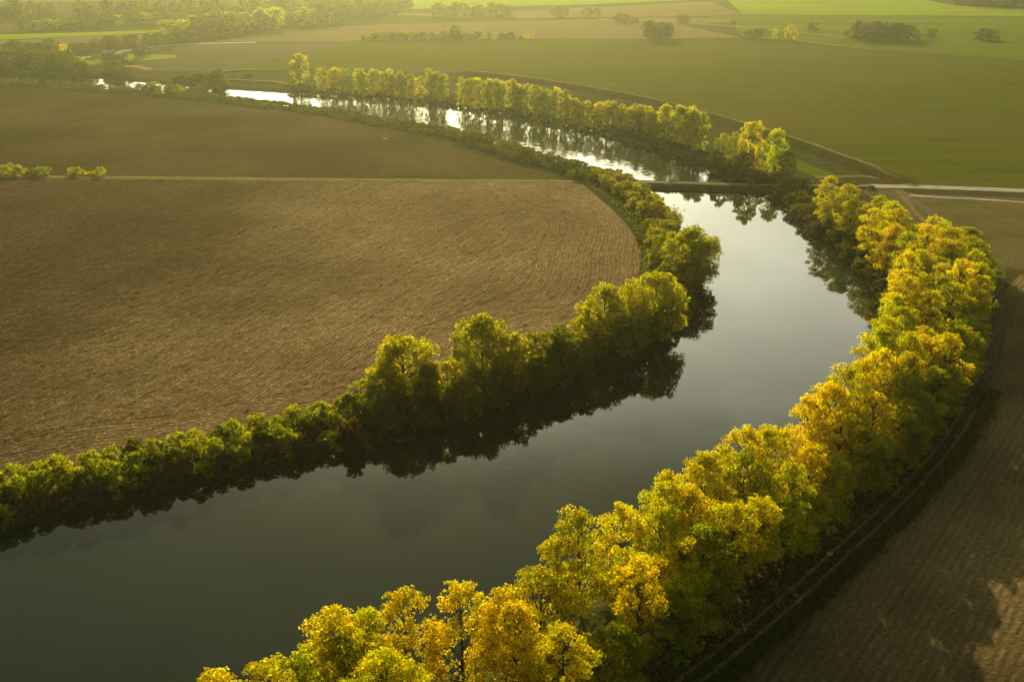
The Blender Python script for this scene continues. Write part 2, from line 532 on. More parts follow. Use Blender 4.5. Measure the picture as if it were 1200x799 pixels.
# far fields
Z1 = 0.02
meadow = pl([(247, 84), (353, 64), (430, 47.5), (600, 47), (780, 46.5), (870, 46), (960, 54), (1020, 59), (1200, 72), (1600, 92), (1700, 238), (1200, 222),
             (1078, 217), (987, 187), (870, 147), (760, 118), (640, 97), (540, 87), (335, 80)])
sheet('big_meadow', meadow, M['meadow'], Z1)
sheet('brown_field', pl([(207, 52), (400, 50), (428, 48), (353, 63.5), (247, 83.5), (168, 83), (157, 77), (200, 66)]), M['brown_far'], Z1 + .004)
sheet('tan_field', pl([(250, 49), (330, 35.5), (450, 29), (600, 25), (760, 21), (850, 22), (868, 26), (800, 30), (870, 44.5), (780, 46), (600, 46.5), (430, 47), (400, 49)]), M['tan_far'], Z1 + .008)
sheet('tan_field_beyond', pl([(430, 17), (600, 14), (830, 2), (868, 16.5), (830, 19), (600, 22)]), M['tan_far'], Z1 + .004)
sheet('young_wheat_field', pl([(850, -2), (870, 17), (1060, 18.5), (1200, 19.5), (1600, 24), (1600, 8), (1300, 9), (1195, 10), (1120, 7), (1060, -4)]), M['bright'], Z1 + .008)
sheet('young_wheat_field_beyond', pl([(480, 11), (700, 5), (835, -1), (835, -14), (480, -10)]), M['bright'], Z1 + .012)
sheet('green_field', pl([(828, 19.5), (870, 17.5), (1060, 19), (1200, 20), (1600, 24.5), (1600, 90), (1200, 71), (1020, 58), (870, 44), (860, 30)]), M['green'], Z1)
sheet('green_strip_field', pl([(-300, 45), (0, 41), (120, 37.5), (232, 33), (225, 36), (120, 41.5), (0, 47), (-300, 52)]), M['bright'], Z1 + .008)
sheet('pale_strip_field', pl([(-300, 53), (0, 48), (120, 42), (228, 36.5), (205, 45), (120, 54), (40, 56.5), (-300, 64)]), M['tan_far'], Z1 + .004)
sheet('hazy_brown_field', pl([(-300, 33), (0, 29), (150, 25), (300, 22), (390, 18), (300, 23), (150, 29), (25, 37), (-300, 44)]), M['brown_far'], Z1 + .004)
sheet('horizon_field', pl([(-500, 2), (-100, 4), (100, 2), (200, -2), (100, -8), (-500, -6)]), M['tan_far'], Z1 + .006)
sheet('farm_meadow', pl([(75, 77), (112, 70), (145, 63.5), (205, 64.5), (207, 67.5), (165, 72), (148, 72.5), (115, 75.5)]), M['bright'], Z1 + .016)
sheet('wet_meadow', pl([(262, 87), (300, 85), (336, 86), (340, 95), (300, 95), (258, 93)]), M['pond'], Z1 + .008)
ribbon('reed_bank', pl([(262, 95.5), (300, 96), (333, 99), (337, 101)]), [(-2.5, 0), (-1.5, .9), (1.5, .9), (2.5, 0)], M['reed'], 0.0, 0.3, 3.0, 2)
ribbon('reed_verge', pl([(262, 85.5), (285, 82.5), (312, 84), (336, 83)]), [(-2.0, 0), (-1.2, .8), (1.2, .8), (2.0, 0)], M['reed'], 0.0, 0.3, 4.0, 3)
ribbon('farm_track', pl([(60, 74), (110, 66), (150, 59), (195, 53), (235, 51.5), (300, 50)]), [(-2.2, .05), (2.2, .05)], M['road'], 0.02, 0.2, 6, 4)
ribbon('sandy_path', pl([(140, 78), (155, 77.5), (166, 79.5), (176, 82)]), [(-2.5, .06), (2.5, .06)], M['reed'], 0.02, 0.3, 4, 5)
ribbon('field_lane', pl([(700, 22), (790, 27), (880, 32), (930, 38), (1000, 44)]), [(-3.0, .05), (3.0, .05)], M['strip'], 0.03, 0.4, 6, 6)
ribbon('field_edge', pl([(925, 47), (970, 52), (1021, 58)]), [(-2.5, .05), (2.5, .05)], M['strip'], 0.03, 0.4, 6, 6)
ribbon('meadow_edge', pl([(430, 47.6), (600, 47), (780, 46.4), (905, 46.6)]), [(-0.9, .05), (0.9, .05)], M['verge'], 0.04, 0.3, 6, 6)

# near right field, the twin-rut track along the trees
TRACK = pl([(560, 1010), (680, 895), (812, 796), (882, 739), (940, 690), (994, 640), (1067, 572), (1117, 514), (1146, 462), (1168, 410),
            (1176, 360), (1164, 316), (1134, 282), (1100, 254), (1070, 234), (1052, 222)])
TRACK = smooth_line(TRACK)
# levee with its bright crest, roads, causeway across the river
lev = pl([(520, 84), (580, 90), (640, 98), (700, 108), (760, 119), (833, 138), (870, 148.5), (937, 169), (987, 188), (1030, 203), (1066, 217)])
ribbon('levee', lev, [(-5.5, 0), (-1.2, 2.0), (1.2, 2.0), (5.5, 0)], M['verge'], 0.0, 0.12, 4, 7, taper=22)
ribbon('levee_crest_path', lev, [(-1.15, 0.12), (1.15, 0.12)], M['crest'], 2.0, 0.12, 4, 8, taper=22)
sheet('rough_meadow', np.vstack([pl([(1030, 226), (1130, 229.5), (1200, 232), (1700, 250), (1700, 430), (1200, 318), (1180, 314)]), inland(TRACK, -1.0, s_of(TRACK, at(1172, 340)), None, 1, 30)]), M['rough'], 0.02)
ribbon('gravel_road', pl([(1020, 218.5), (1060, 219), (1100, 220), (1200, 223.8), (1700, 244)]), [(-2.4, .10), (2.4, .10)], M['road'], 0.02, 0.12, 4, 9)
ribbon('field_track', pl([(1066, 229.5), (1090, 231), (1150, 234), (1200, 238), (1700, 262)]), [(-1.0, .10), (1.0, .10)], M['road'], 0.03, 0.25, 4, 10)
ribbon('levee_ramp', pl([(955, 208), (1000, 206.5), (1030, 208), (1060, 216), (1075, 219)]), [(-1.6, .12), (1.6, .12)], M['strip'], 0.03, 0.2, 4, 11)
sheet('levee_foot_grass', pl([(850, 158), (890, 167), (940, 190), (985, 207), (955, 207), (900, 186)]), M['green'], 0.03)
sheet('bare_ground', pl([(1006, 222), (1040, 221.5), (1072, 227), (1112, 254), (1096, 262), (1056, 240), (1020, 232)]), M['rough'], 0.035)
CAUSE = pl([(715, 213.2), (745, 214.2), (800, 215.5), (850, 217), (900, 218), (960, 218.5), (1022, 218.8)])
ribbon('causeway', CAUSE, [(-6.5, -2.2), (-3.2, 0.0), (-1.6, 0.25), (1.6, 0.25), (3.2, 0.0), (6.5, -2.2)], M['verge'], 0.06, 0.2, 3, 12)
ribbon('causeway_path', CAUSE, [(-1.2, 0.30), (1.2, 0.30)], M['rut'], 0.06, 0.15, 3, 13)

tr_in = inland(TRACK, -1.3, 0, s_of(TRACK, at(1172, 340)), 1, 60)
sheet('dark_field', np.vstack([tr_in, pl([(1195, 322), (1250, 330), (1700, 434)]), [(260, 60), (120, 0), (0, -40)], [tr_in[0]]]), M['dark_soil'], 0.03)
S_B = s_of(TRACK, at(1150, 455))
ribbon('track_verge', inland(TRACK, 0.0, 0, S_B, 1, 80), [(-4.6, 0.0), (-2.0, .05), (2.6, .05), (3.9, .0)], M['verge'], 0.05, 0.25, 3, 14)
ribbon('bare_verge', inland(TRACK, 0.0, S_B - 3, None, 1, 60), [(-11.5, .0), (-6, .01), (-1.2, .0)], M['rough'], 0.04, 0.5, 3, 18)
ribbon('dirt_path', inland(TRACK, 0.0, S_B - 3, None, 1, 60), [(-1.7, .03), (0.9, .04)], M['dirt'], 0.05, 0.3, 2, 16)
ribbon('dirt_path', pl([(1050, 224), (1066, 240), (1084, 262), (1108, 284)]), [(-.7, .06), (.7, .06)], M['crest'], 0.06, 0.2, 3, 17)
for off, nm in ((-1.05, 'wheel_rut'), (1.05, 'wheel_rut')):
    Lr = inland(TRACK, off, 0, s_of(TRACK, at(1140, 480)), 1, 160)
    ribbon(nm, Lr, [(-0.30, .075), (0.30, .075)], M['rut'], 0.05, 0.06, 2, 15)

# ------------------------------------------------------------------ foliage
def unit(v):
    return v / np.maximum(np.linalg.norm(v, axis=-1, keepdims=True), 1e-9)


def leaf_quads(P, Nrm, size, rng):
    """one four-cornered leaf per point, roughly facing Nrm"""
    n = unit(Nrm + rng.normal(0, 0.9, P.shape))
    a = unit(np.cross(n, rng.normal(0, 1, P.shape)))
    b = np.cross(n, a)
    s = (size * rng.uniform(0.7, 1.3, len(P)))[:, None]
    V = np.stack([P - a * s * 0.62, P - b * s * 0.42, P + a * s * 0.62 + n * s * 0.12, P + b * s * 0.42], 1)
    return V


def tube(pts, rad, k=6):
    pts = np.asarray(pts, float); V = []; 
    for i, p in enumerate(pts):
        t = unit(pts[min(i + 1, len(pts) - 1)] - pts[max(i - 1, 0)])
        u = unit(np.cross(t, (0.31, 0.95, 0.07))); w = np.cross(t, u)
        for j in range(k):
            a = 2 * math.pi * j / k
            V.append(p + rad[i] * (u * math.cos(a) + w * math.sin(a)))
    n = len(pts)
    F = [(i * k + j, i * k + (j + 1) % k, (i + 1) * k + (j + 1) % k, (i + 1) * k + j) for i in range(n - 1) for j in range(k)]
    return np.array(V), np.array(F)


def join(parts):
    V, F, o = [], [], 0
    for v, f in parts:
        V.append(v); F.append(f + o); o += len(v)
    return np.vstack(V), np.vstack(F)


def grow(seed, H, Rr, base, lobes, clumps, leaves, leaf, prof='round', clump_r=0.8, flat=0.8, droop=0.0, trunk=True, trunk_r=0.22, gap=0.0, up=0.35, lob=.44, fill=.62):
    """crown of leaf clumps gathered in lobes on limbs, and the trunk that carries them.
    H height, Rr crown radius, base = crown's foot as a share of H"""
    rng = np.random.default_rng(seed)
    zb = H * base; Hc = H - zb
    def radius(t):
        if prof == 'column': return Rr * (0.75 + 0.25 * math.sin(math.pi * min(1, t * 1.1))) * (1 if t < .75 else max(0.15, 1 - (t - .75) * 3.0))
        if prof == 'egg': return Rr * max(0.12, math.sin(math.pi * (0.16 + 0.80 * t)) ** 0.75)
        if prof == 'fan': return Rr * max(0.15, (0.35 + 0.9 * t) * math.sqrt(max(0, 1 - max(0, t - 0.45) ** 2 / 0.34)))
        if prof == 'dome': return Rr * math.sqrt(max(0.02, 1 - t ** 2))
        return Rr * math.sqrt(max(0.03, 1 - (2 * t - 1) ** 2))
    LP, LN, LT = [], [], []
    tubes = []
    lean = rng.normal(0, 0.02 * H, 2)
    tr = [(0, 0, -0.6), (lean[0] * .3, lean[1] * .3, zb * .6 + .2), (lean[0] * .6, lean[1] * .6, zb + Hc * .3), (lean[0], lean[1], zb + Hc * .72)]
    if trunk: tubes.append(tube(tr, [trunk_r * 1.35, trunk_r, trunk_r * .7, trunk_r * .25], 7))
    for L in range(lobes):
        t = ((L + rng.uniform(0.1, 0.9)) / lobes) ** 0.85
        a = L * 2.39996 + rng.normal(0, 0.35)
        rr = radius(t) * rng.uniform(0.42, 0.80) * (1 if t < .88 else .5)
        lr = max(clump_r * 1.1, (lob if prof != 'column' else 0.62) * Rr * rng.uniform(0.75, 1.2) * (1 - 0.25 * t))
        c = np.array([math.cos(a) * rr + lean[0] * t, math.sin(a) * rr + lean[1] * t, zb + Hc * min(t, 0.93)])
        c[2] = min(c[2], H - lr * flat * rng.uniform(.75, 1.0))
        lobe_b = rng.uniform(0.88, 1.12); lobe_g = rng.uniform(0, 1); 
        if trunk:
            s = np.array([lean[0] * t * .6, lean[1] * t * .6, max(zb * .55, c[2] - rr * 1.0 - lr * .6)])
            m = s * .45 + c * .55 + np.array([0, 0, -0.12 * rr])
            tubes.append(tube([s, m, c], [trunk_r * .42, trunk_r * .28, trunk_r * .10], 5))
        k = max(3, int(clumps * (lr / (lob * Rr)) ** 2)) if prof != 'column' else clumps
        dirs = unit(rng.normal(0, 1, (k, 3)) + np.array([math.cos(a) * .45, math.sin(a) * .45, up]))
        for d in dirs:
            if rng.random() < gap: continue
            cc = c + d * lr * rng.uniform(fill, 1.08) * np.array([1, 1, flat])
            if droop: cc[2] -= droop * rng.uniform(0, 1) * np.hypot(cc[0], cc[1])
            cr = clump_r * rng.uniform(0.65, 1.3)
            if trunk and rng.random() < 0.35:
                tubes.append(tube([c * .7 + m * .3, c * .35 + cc * .65, cc], [trunk_r * .10, trunk_r * .07, trunk_r * .03], 4))
            nl = int(leaves * (cr / clump_r) ** 2)
            q = unit(rng.normal(0, 1, (nl, 3)) + d * 0.35 + np.array([0, 0, 0.35]))
            rad = cr * rng.uniform(0.45, 1.08, (nl, 1))
            p = cc + q * rad * np.array([1, 1, 0.8 + 0.9 * (droop > 0)])
            p[:, 2] = np.maximum(p[:, 2], 0.1)
            LP.append(p); LN.append(q * 0.8 + d * 0.4 + np.array([0, 0, 0.25]))
            cb = lobe_b * rng.uniform(0.85, 1.15)
            tt = np.empty((nl, 3)); tt[:, 0] = cb * rng.uniform(0.6, 1.4, nl)
            tt[:, 1] = np.clip(lobe_g * 0.42 + rng.normal(0, 0.12, nl), 0, 1); tt[:, 2] = (rng.random(nl) < 0.05) * rng.random(nl)
            LT.append(tt)
    P = np.vstack(LP); Nn = np.vstack(LN); T = np.vstack(LT)
    Q = leaf_quads(P, Nn, leaf, rng)
    F = np.arange(len(P) * 4).reshape(-1, 4)
    crown = (Q.reshape(-1, 3), F, np.repeat(T, 4, 0))
    return crown, (join(tubes) if tubes else None)


KIND = {}


def kind(name, n, **kw):
    out = []
    for i in range(n):
        cr, tr = grow(1000 + 37 * len(KIND) + 11 * i, **kw)
        cm = mesh_np(name + '_crown', cr[0], cr[1], M['leaf'], cr[2])
        tm = mesh_np(name + '_trunk', tr[0], tr[1], M['pale_bark' if name in ('tall_poplar', 'wispy') else 'bark'], smooth=True) if tr is not None else None
        out.append((cm, tm))
    KIND[name] = (out, kw['H'], kw['Rr'])


kind('river_poplar', 7, H=17.0, Rr=4.3, base=.12, lobes=30, clumps=34, leaves=15, leaf=.23, prof='egg', clump_r=.44, trunk_r=.24, lob=.38, fill=.3)
kind('stem_poplar', 5, H=17.0, Rr=4.3, base=.27, lobes=28, clumps=32, leaves=15, leaf=.23, prof='egg', clump_r=.44, trunk_r=.24, lob=.38, fill=.3)
kind('willow', 4, H=13.0, Rr=5.2, base=.03, lobes=32, clumps=32, leaves=26, leaf=.28, prof='round', clump_r=.5, droop=.16, lob=.38, fill=.4, trunk_r=.30)
kind('bank_tree', 4, H=10.0, Rr=3.8, base=.04, lobes=20, clumps=24, leaves=24, leaf=.28, prof='round', clump_r=.46, fill=.4, trunk_r=.18)
kind('hedge_shrub', 6, H=4.6, Rr=2.7, base=.06, lobes=11, clumps=18, leaves=24, leaf=.25, prof='dome', clump_r=.42, fill=.4, trunk_r=.07)
kind('tall_poplar', 6, H=16.0, Rr=2.3, base=.07, lobes=17, clumps=9, leaves=15, leaf=.42, prof='column', clump_r=.6, trunk_r=.17, gap=.1)
kind('fan_tree', 3, H=15.0, Rr=5.4, base=.14, lobes=18, clumps=11, leaves=48, leaf=.45, prof='fan', clump_r=.9, trunk_r=.26, gap=.1)
kind('low_bush', 6, H=3.2, Rr=2.8, base=.04, lobes=7, clumps=7, leaves=42, leaf=.36, prof='dome', clump_r=.75, trunk=False)
kind('wispy', 2, H=8.0, Rr=3.0, base=.10, lobes=16, clumps=6, leaves=34, leaf=.22, prof='fan', clump_r=.6, trunk_r=.10, gap=.25)
kind('far_tree', 5, H=12.0, Rr=5.0, base=.08, lobes=13, clumps=9, leaves=26, leaf=.75, prof='round', clump_r=1.1, trunk_r=.22)

rnd = random.Random(11)


def jit(col, a=.12):
    f = 1 + rnd.uniform(-a, a)
    return tuple(max(0, c * f * (1 + rnd.uniform(-a * .4, a * .4))) for c in col)


def plant(name, kd, xy, h, col, label, cat, group=None, r=None, rz=None, single=False):
    """one tree or shrub: an Empty at its foot with trunk and crown under it (single: one mesh)"""
    var, H0, R0 = KIND[kd]
    cm, tm = var[rnd.randrange(len(var))]
    s = h / H0; sx = s if r is None else r / R0
    x, y = float(xy[0]), float(xy[1])
    z = max(ground_z(x, y), WATER - .1) - .05
    rz = rnd.uniform(0, 6.283) if rz is None else rz
    if single:
        o = link(name, cm, None, (x, y, z), rz, (sx, sx, s), jit(col))
        return tag(o, label, cat, group)
    e = link(name, None, None, (x, y, z), rz, (sx, sx, s))
    e.empty_display_size = 1.0
    tag(e, label, cat, group)
    link('crown', cm, e, col=jit(col))
    if tm is not None: link('trunk', tm, e)
    return e


ONES = 'zeroth first second third fourth fifth sixth seventh eighth ninth tenth eleventh twelfth thirteenth fourteenth fifteenth sixteenth seventeenth eighteenth nineteenth'.split()
TENS = {20: 'twentieth', 30: 'thirtieth', 40: 'fortieth', 50: 'fiftieth', 60: 'sixtieth', 70: 'seventieth', 80: 'eightieth', 90: 'ninetieth'}
TEN = {20: 'twenty', 30: 'thirty', 40: 'forty', 50: 'fifty', 60: 'sixty', 70: 'seventy', 80: 'eighty', 90: 'ninety'}


def nth(i):
    if i >= 100: return 'hundredth' if i == 100 else 'hundred-and-' + nth(i - 100)
    if i < 20: return ONES[i]
    return TENS[i] if i % 10 == 0 else TEN[i // 10 * 10] + '-' + ONES[i % 10]


YEL = (0.72, 0.585, 0.010); GRN = (0.46, 0.44, 0.012); LIME = (0.60, 0.53, 0.012); ORA = (0.69, 0.525, 0.012)
DGR = (0.115, 0.125, 0.015); OLV = (0.19, 0.175, 0.020); BRN = (0.115, 0.090, 0.034); HEDGE = (0.45, 0.44, 0.012)

PYEL = (0.70, 0.58, 0.010); PLIME = (0.56, 0.54, 0.010); PGRN = (0.42, 0.43, 0.010)
# ---- the golden row along the right bank
rows = []
s_far, s_near = s_of(BANK_R, at(944, 268, WATER)), length(BANK_R) - 34
s = s_far
def colour(u):
    q = rnd.random()
    a, b, c = (.40, .91, .93) if u < .5 else (.66, .90, .95)
    return (YEL, 'golden') if q < a else (LIME, 'yellow-green') if q < b else (ORA, 'amber') if q < c else (GRN, 'green-tinged')
taken = []
s_mid = s_of(BANK_R, at(1043, 378, WATER))
while s < s_near:
    p, t = along(BANK_R, s)
    n = np.array([t[1], -t[0]])
    if river_d([p + n * 3])[0] < 0: n = -n
    dtr = seg_dist([p], TRACK)[0]
    if s < s_mid:
        lanes = [6.0, 12.0, 18.0] if s > s_far + 36 else [6.0, 12.0]
    else:
        lanes = [3.0 + 5.5 * j for j in range(1 + int(max(0, dtr - 7.0) / 5.5))]
    for li, off in enumerate(lanes):
        q = p + n * (off + rnd.uniform(-1.3, 1.3)) + t * rnd.uniform(-1.8, 1.8) + t * (3.2 * (li % 2))
        li = min(li, 3)
        if seg_dist([q], TRACK)[0] < 4.0: continue
        if s < s_mid and li == 1 and s < s_far + 16: continue
        if li >= 1 and s > s_mid and rnd.random() < .2: continue
        if any(np.hypot(*(q - w)) < 3.7 for w in taken): continue
        taken.append(q); rows.append((s, li, q))
    s += 5.6
cnt = {}
s = 4.0
S_C = s_of(TRACK, at(1160, 308))
while s < S_C:                                                # the outermost trees lean over the track
    p, t = along(TRACK, s)
    q = p - np.array([t[1], -t[0]]) * (rnd.uniform(4.2, 5.6) + (1.5 if s > S_B else 0))
    out_i = int(s / 2.0) % 9
    if (out_i < 6 or s > S_B) and all(np.hypot(*(q - w)) > 3.6 for w in taken):
        taken.append(q); rows.append((s_of(BANK_R, q), 4, q))
    s += 2.0
for s, li, q in rows:
    cnt[li] = cnt.get(li, 0) + 1
    u = (s - s_far) / (s_near - s_far)
    col, cw = colour(u)
    h = rnd.uniform(13.8, 18.4) * (0.93 if li else 1.0)
    if s < s_mid: h = rnd.uniform(13.0, 16.0)
    if li == 4: h *= .74; col, cw = (GRN, 'green-tinged') if rnd.random() < .5 else (LIME, 'yellow-green')
    if li == 0 and col is GRN: col, cw = YEL, 'golden'
    if li >= 1 and rnd.random() < .16: col, cw = GRN, 'green-tinged'
    side = ('on the water side', 'in the second line', 'in the third line', 'in the fourth line', 'overhanging the track')[li] if s >= s_mid else ('behind the bank bushes', 'in the second bend line', 'in the third bend line', '', 'overhanging the track bend')[li]
    plant('river_poplar', 'river_poplar' if li in (0, 4) or u > .93 else 'stem_poplar', q, h, col, f'{cw} poplar, {nth(cnt[li])} from the causeway {side} of the right-bank row', 'tree',
          'golden poplars along the right bank', r=rnd.uniform(4.2, 5.4))

# grass tufts on the verges and leaves blown under the row
def scatter(name, kind_pts, col, size, seed, flat, per, label):
    rng = np.random.default_rng(seed); P, Nn, T = [], [], []
    for q, z in kind_pts:
        b = rng.uniform(.7, 1.3)
        for _ in range(per):
            P.append((q[0] + rng.normal(0, .22), q[1] + rng.normal(0, .22), z + (0.03 if flat else rng.uniform(.08, .35))))
            Nn.append((rng.normal(0, .15), rng.normal(0, .15), 1) if flat else (rng.normal(), rng.normal(), .5)); T.append((b * rng.uniform(.7, 1.3), rng.random(), 0))
    Q = leaf_quads(np.array(P), np.array(Nn) * (4 if flat else 1), size, rng)
    ob = link(name, mesh_np(name, Q.reshape(-1, 3), np.arange(len(P) * 4).reshape(-1, 4), M['leaf'], np.repeat(np.array(T), 4, 0)), col=col)
    return tag(ob, kind='stuff', label=label, cat='ground cover')


tuf, lvs = [], []
for i_ in range(5200):
    p, t = along(TRACK, rnd.uniform(0, S_B)); n = np.array([t[1], -t[0]])
    o_ = rnd.choice([rnd.uniform(-9, -1.7), rnd.uniform(-.5, .5), rnd.uniform(1.7, 3.9), rnd.gauss(3.0, .8)])
    if abs(abs(o_) - 1.05) < .75: continue
    q = p + n * o_
    tuf.append((q, .06))
for i_ in range(2600):
    p, t = along(TRACK, rnd.uniform(0, S_B)); n = np.array([t[1], -t[0]])
    lvs.append((p + n * rnd.uniform(-9.5, 1.0), .1))
for i_ in range(2600):                                             # ragged grass between plough and bushes
    p, t = along(BANK_L, rnd.uniform(s_of(BANK_L, at(640, 458, WATER)), s_of(BANK_L, at(200, 110, WATER)))); n = np.array([-t[1], t[0]])
    tuf.append((p + n * rnd.uniform(10.5, 15.5), .1))
scatter('grass_tufts', tuf, (0.13, 0.12, 0.020), .42, 31, False, 4, 'rough grass tufts on the verges and field margins')
scatter('fallen_leaves', lvs, (0.55, 0.38, 0.02), .22, 32, True, 3, 'yellow leaves blown under the golden row')

# ---- left bank: named trees by their tops, then the hedge
def top_tree(px, py, h, r, kd, name, col, label, group='willows and trees on the left bank', cat='tree'):
    q = at(px, py, h * .97)
    d = river_d([q])[0]
    if d < 1.0:
        q = clip_river([q], 1.0)[0]
    return plant(name, kd, q, h, col, label, cat, group, r=r)


W_Y = (0.55, 0.475, 0.010)
top_tree(472, 399, 14.0, 7.2, 'willow', 'willow', W_Y, 'round yellow willow nearest the long green hedge on the left bank')
top_tree(563, 374, 14.5, 7.6, 'willow', 'willow', W_Y, 'broad yellow willow, tallest between hedge and bend on the left bank')
top_tree(600, 396, 11.0, 5.2, 'bank_tree', 'willow', (0.50, .41, .012), 'small yellow willow leaning against the broad tallest willow')
top_tree(545, 440, 8.0, 4.2, 'willow', 'willow', (0.42, .36, .012), 'low drooping willow at the water in front of the broad willow')
top_tree(627, 393, 9.5, 4.4, 'bank_tree', 'bank_tree', (0.38, .34, .012), 'green-yellow tree just past the broad willow towards the bend')
top_tree(655, 388, 9.5, 5.0, 'bank_tree', 'bank_tree', (0.26, .25, .012), 'dark green tree midway between broad willow and bend')
top_tree(680, 390, 9.0, 4.6, 'bank_tree', 'bank_tree', (0.33, .30, .012), 'olive tree close before the pale yellow pair at the bend')
top_tree(709, 338, 13.5, 6.8, 'willow', 'willow', (0.55, .49, .010), 'yellow willow first of the large pair before the bend')
top_tree(768, 324, 14.0, 8.6, 'willow', 'willow', (0.55, .49, .010), 'wide yellow-green willow beside the field corner at the bend')
top_tree(812, 268, 14.0, 8.4, 'willow', 'willow', (0.55, .49, .010), 'big yellow-green tree leaning over the water at the river bend')
top_tree(838, 280, 12.0, 4.6, 'bank_tree', 'bank_tree', (0.55, .49, .010), 'outermost yellow tree overhanging the water at the bend')
top_tree(803, 300, 10.0, 6.0, 'bank_tree', 'bank_tree', (0.36, .32, .012), 'green crown wedged between the two largest trees at the bend')
top_tree(738, 372, 9.5, 5.5, 'bank_tree', 'bank_tree', (0.40, .35, .012), 'green-yellow crown in front of the paired willows before the bend')
top_tree(808, 238, 7.0, 3.0, 'wispy', 'wispy_tree', (0.36, .26, .05), 'thin pale feathery tree at the water near the causeway')
top_tree(772, 236, 6.0, 2.4, 'bank_tree', 'bank_tree', (0.40, .28, .012), 'small golden tree between the feathery tree and causeway bushes')
top_tree(757, 238, 5.2, 2.6, 'bank_tree', 'bank_tree', (0.26, .22, .012), 'small green round tree beside the small golden tree')
top_tree(410, 488, 5.5, 3.0, 'hedge_shrub', 'autumn_shrub', (0.20, .13, .025), 'brownish orange-tipped shrub at the water by the first willow', 'shrubs on the left bank', 'shrub')
top_tree(684, 420, 5.0, 2.3, 'hedge_shrub', 'bank_shrub', (0.24, .20, .015), 'small green shrub at the water under the dark green tree', 'shrubs on the left bank', 'shrub')
top_tree(505, 462, 5.5, 2.6, 'hedge_shrub', 'bank_shrub', (0.16, .14, .015), 'dark shrub in the gap between the two big willows', 'shrubs on the left bank', 'shrub')

for px, py, h, rr, col, lab in [
        (432, 446, 8.0, 3.6, HEDGE, 'green bank tree closing the hedge before the first willow'), (452, 432, 9.0, 3.8, W_Y, 'smaller yellow crown at the hedge side of the first willow'),
        (500, 430, 9.5, 3.6, (0.36, .33, .012), 'green crown filling the gap behind the dark shrub between the willows'), (522, 424, 10.0, 4.2, W_Y, 'yellow crown at the near flank of the broad willow'),
        (587, 430, 8.0, 4.2, (0.26, .25, .012), 'dark green crown at the water below the broad willow'), (636, 415, 8.0, 4.0, (0.28, .26, .012), 'low dark green crown by the water past the broad willow'),
        (692, 364, 11.0, 4.6, W_Y, 'yellow crown hugging the first willow of the large pair'), (757, 372, 9.0, 4.6, (0.34, .31, .012), 'green crown low at the water under the wide willow'),
        (775, 278, 9.0, 4.2, (0.40, .36, .012), 'green-yellow crown on the field side of the leaning tree'), (792, 356, 9.0, 4.4, (0.26, .25, .012), 'dark crown over the water between wide willow and leaning tree'),
        (664, 402, 8.5, 4.4, (0.30, .28, .012), 'green crown at the water between broad willow and large pair')]:
    top_tree(px, py, h, rr, 'bank_tree', 'bank_tree', col, lab)

# the long hedge on the left bank
i = 0
sA, sB = s_of(BANK_L, at(-160, 662, WATER)), s_of(BANK_L, at(430, 524, WATER))
s = sA
placed = []
while s < sB:
    p, t = along(BANK_L, s)
    n = np.array([-t[1], t[0]])
    for li, off in enumerate((2.2, 5.6, 9.4)):
        q = p + n * (off + rnd.uniform(-.9, .9)) + t * rnd.uniform(-1.1, 1.1)
        placed.append((s, li, q))
    s += 3.7
cnt = {}
where = ('at the water edge', 'in the middle', 'on the field side')
for s, li, q in placed:
    cnt[li] = cnt.get(li, 0) + 1
    h = (rnd.uniform(2.4, 4.0), rnd.uniform(3.7, 5.0), rnd.uniform(4.0, 5.2))[li]
    col = HEDGE if rnd.random() < .75 else (0.15, .145, .016)
    cw = 'green'
    if li == 0 and rnd.random() < .38: col, cw, h = (0.27, .20, .085), 'brownish', h * .75
    plant('hedge_shrub', 'hedge_shrub', q, h, col, f'{cw} hedge shrub {where[li]}, {nth(len(placed) // 3 + 1 - cnt[li])} from the first willow', 'shrub', 'shrubs of the long hedge', r=rnd.uniform(2.3, 3.2))

# lower shrubs under the left-bank trees round the bend to the causeway
s, i = sB, 0
sC = s_of(BANK_L, at(728, 212, WATER))
while s < sC:
    p, t = along(BANK_L, s); n = np.array([-t[1], t[0]])
    u = (s - sB) / (sC - sB)
    for off in ((1.6, 6.0, 10.0) if u < .66 else (1.8, 5.5, 9.5)):
        q = p + n * (off + rnd.uniform(-1, 1)) + t * rnd.uniform(-1.2, 1.2)
        i += 1
        col = (0.30, .28, .014) if u < .6 else rnd.choice([(0.52, .45, .014), (0.34, .32, .014), (0.44, .38, .014)])
        wh = 'under the left-bank trees' if u < .66 else 'between bend and causeway'
        plant('bank_shrub', 'hedge_shrub', q, rnd.uniform(2.6, 4.6) * (1.25 if off > 5 and u < .6 else 1), col, f'{"shady dark green" if u < .6 else "yellow-green"} bank shrub {wh}, {nth(i)} after the hedge', 'shrub', 'shrubs under the left-bank trees', r=rnd.uniform(2.2, 3.0))
    s += 4.4

# near bank of the upper river: a low belt of bushes
s, i = sC + 3, 0
sD = s_of(BANK_L, at(-30, 92, WATER))
while s < sD:
    p, t = along(BANK_L, s); n = np.array([-t[1], t[0]])
    for off in (1.6, 6.2, 11.5):
        q = p + n * (off + rnd.uniform(-1, 1)) + t * rnd.uniform(-1.5, 1.5)
        i += 1
        dd = np.hypot(*q)
        h = rnd.uniform(2.2, 3.4) * (1.0 if off < 10 else .8)
        if dd > 430: h *= .68
        if dd > 500 and rnd.random() < .07: h *= 1.9
        plant('riverside_bush', 'low_bush', q, h, jit((0.155, .15, .018), .2), f'low green riverside bush, {nth(i)} from the causeway along the ploughed field', 'bush', 'low bushes between ploughed field and upper river', r=rnd.uniform(2.6, 3.6), single=True)
    s += 5.2 if s < sC + 240 else 7.0

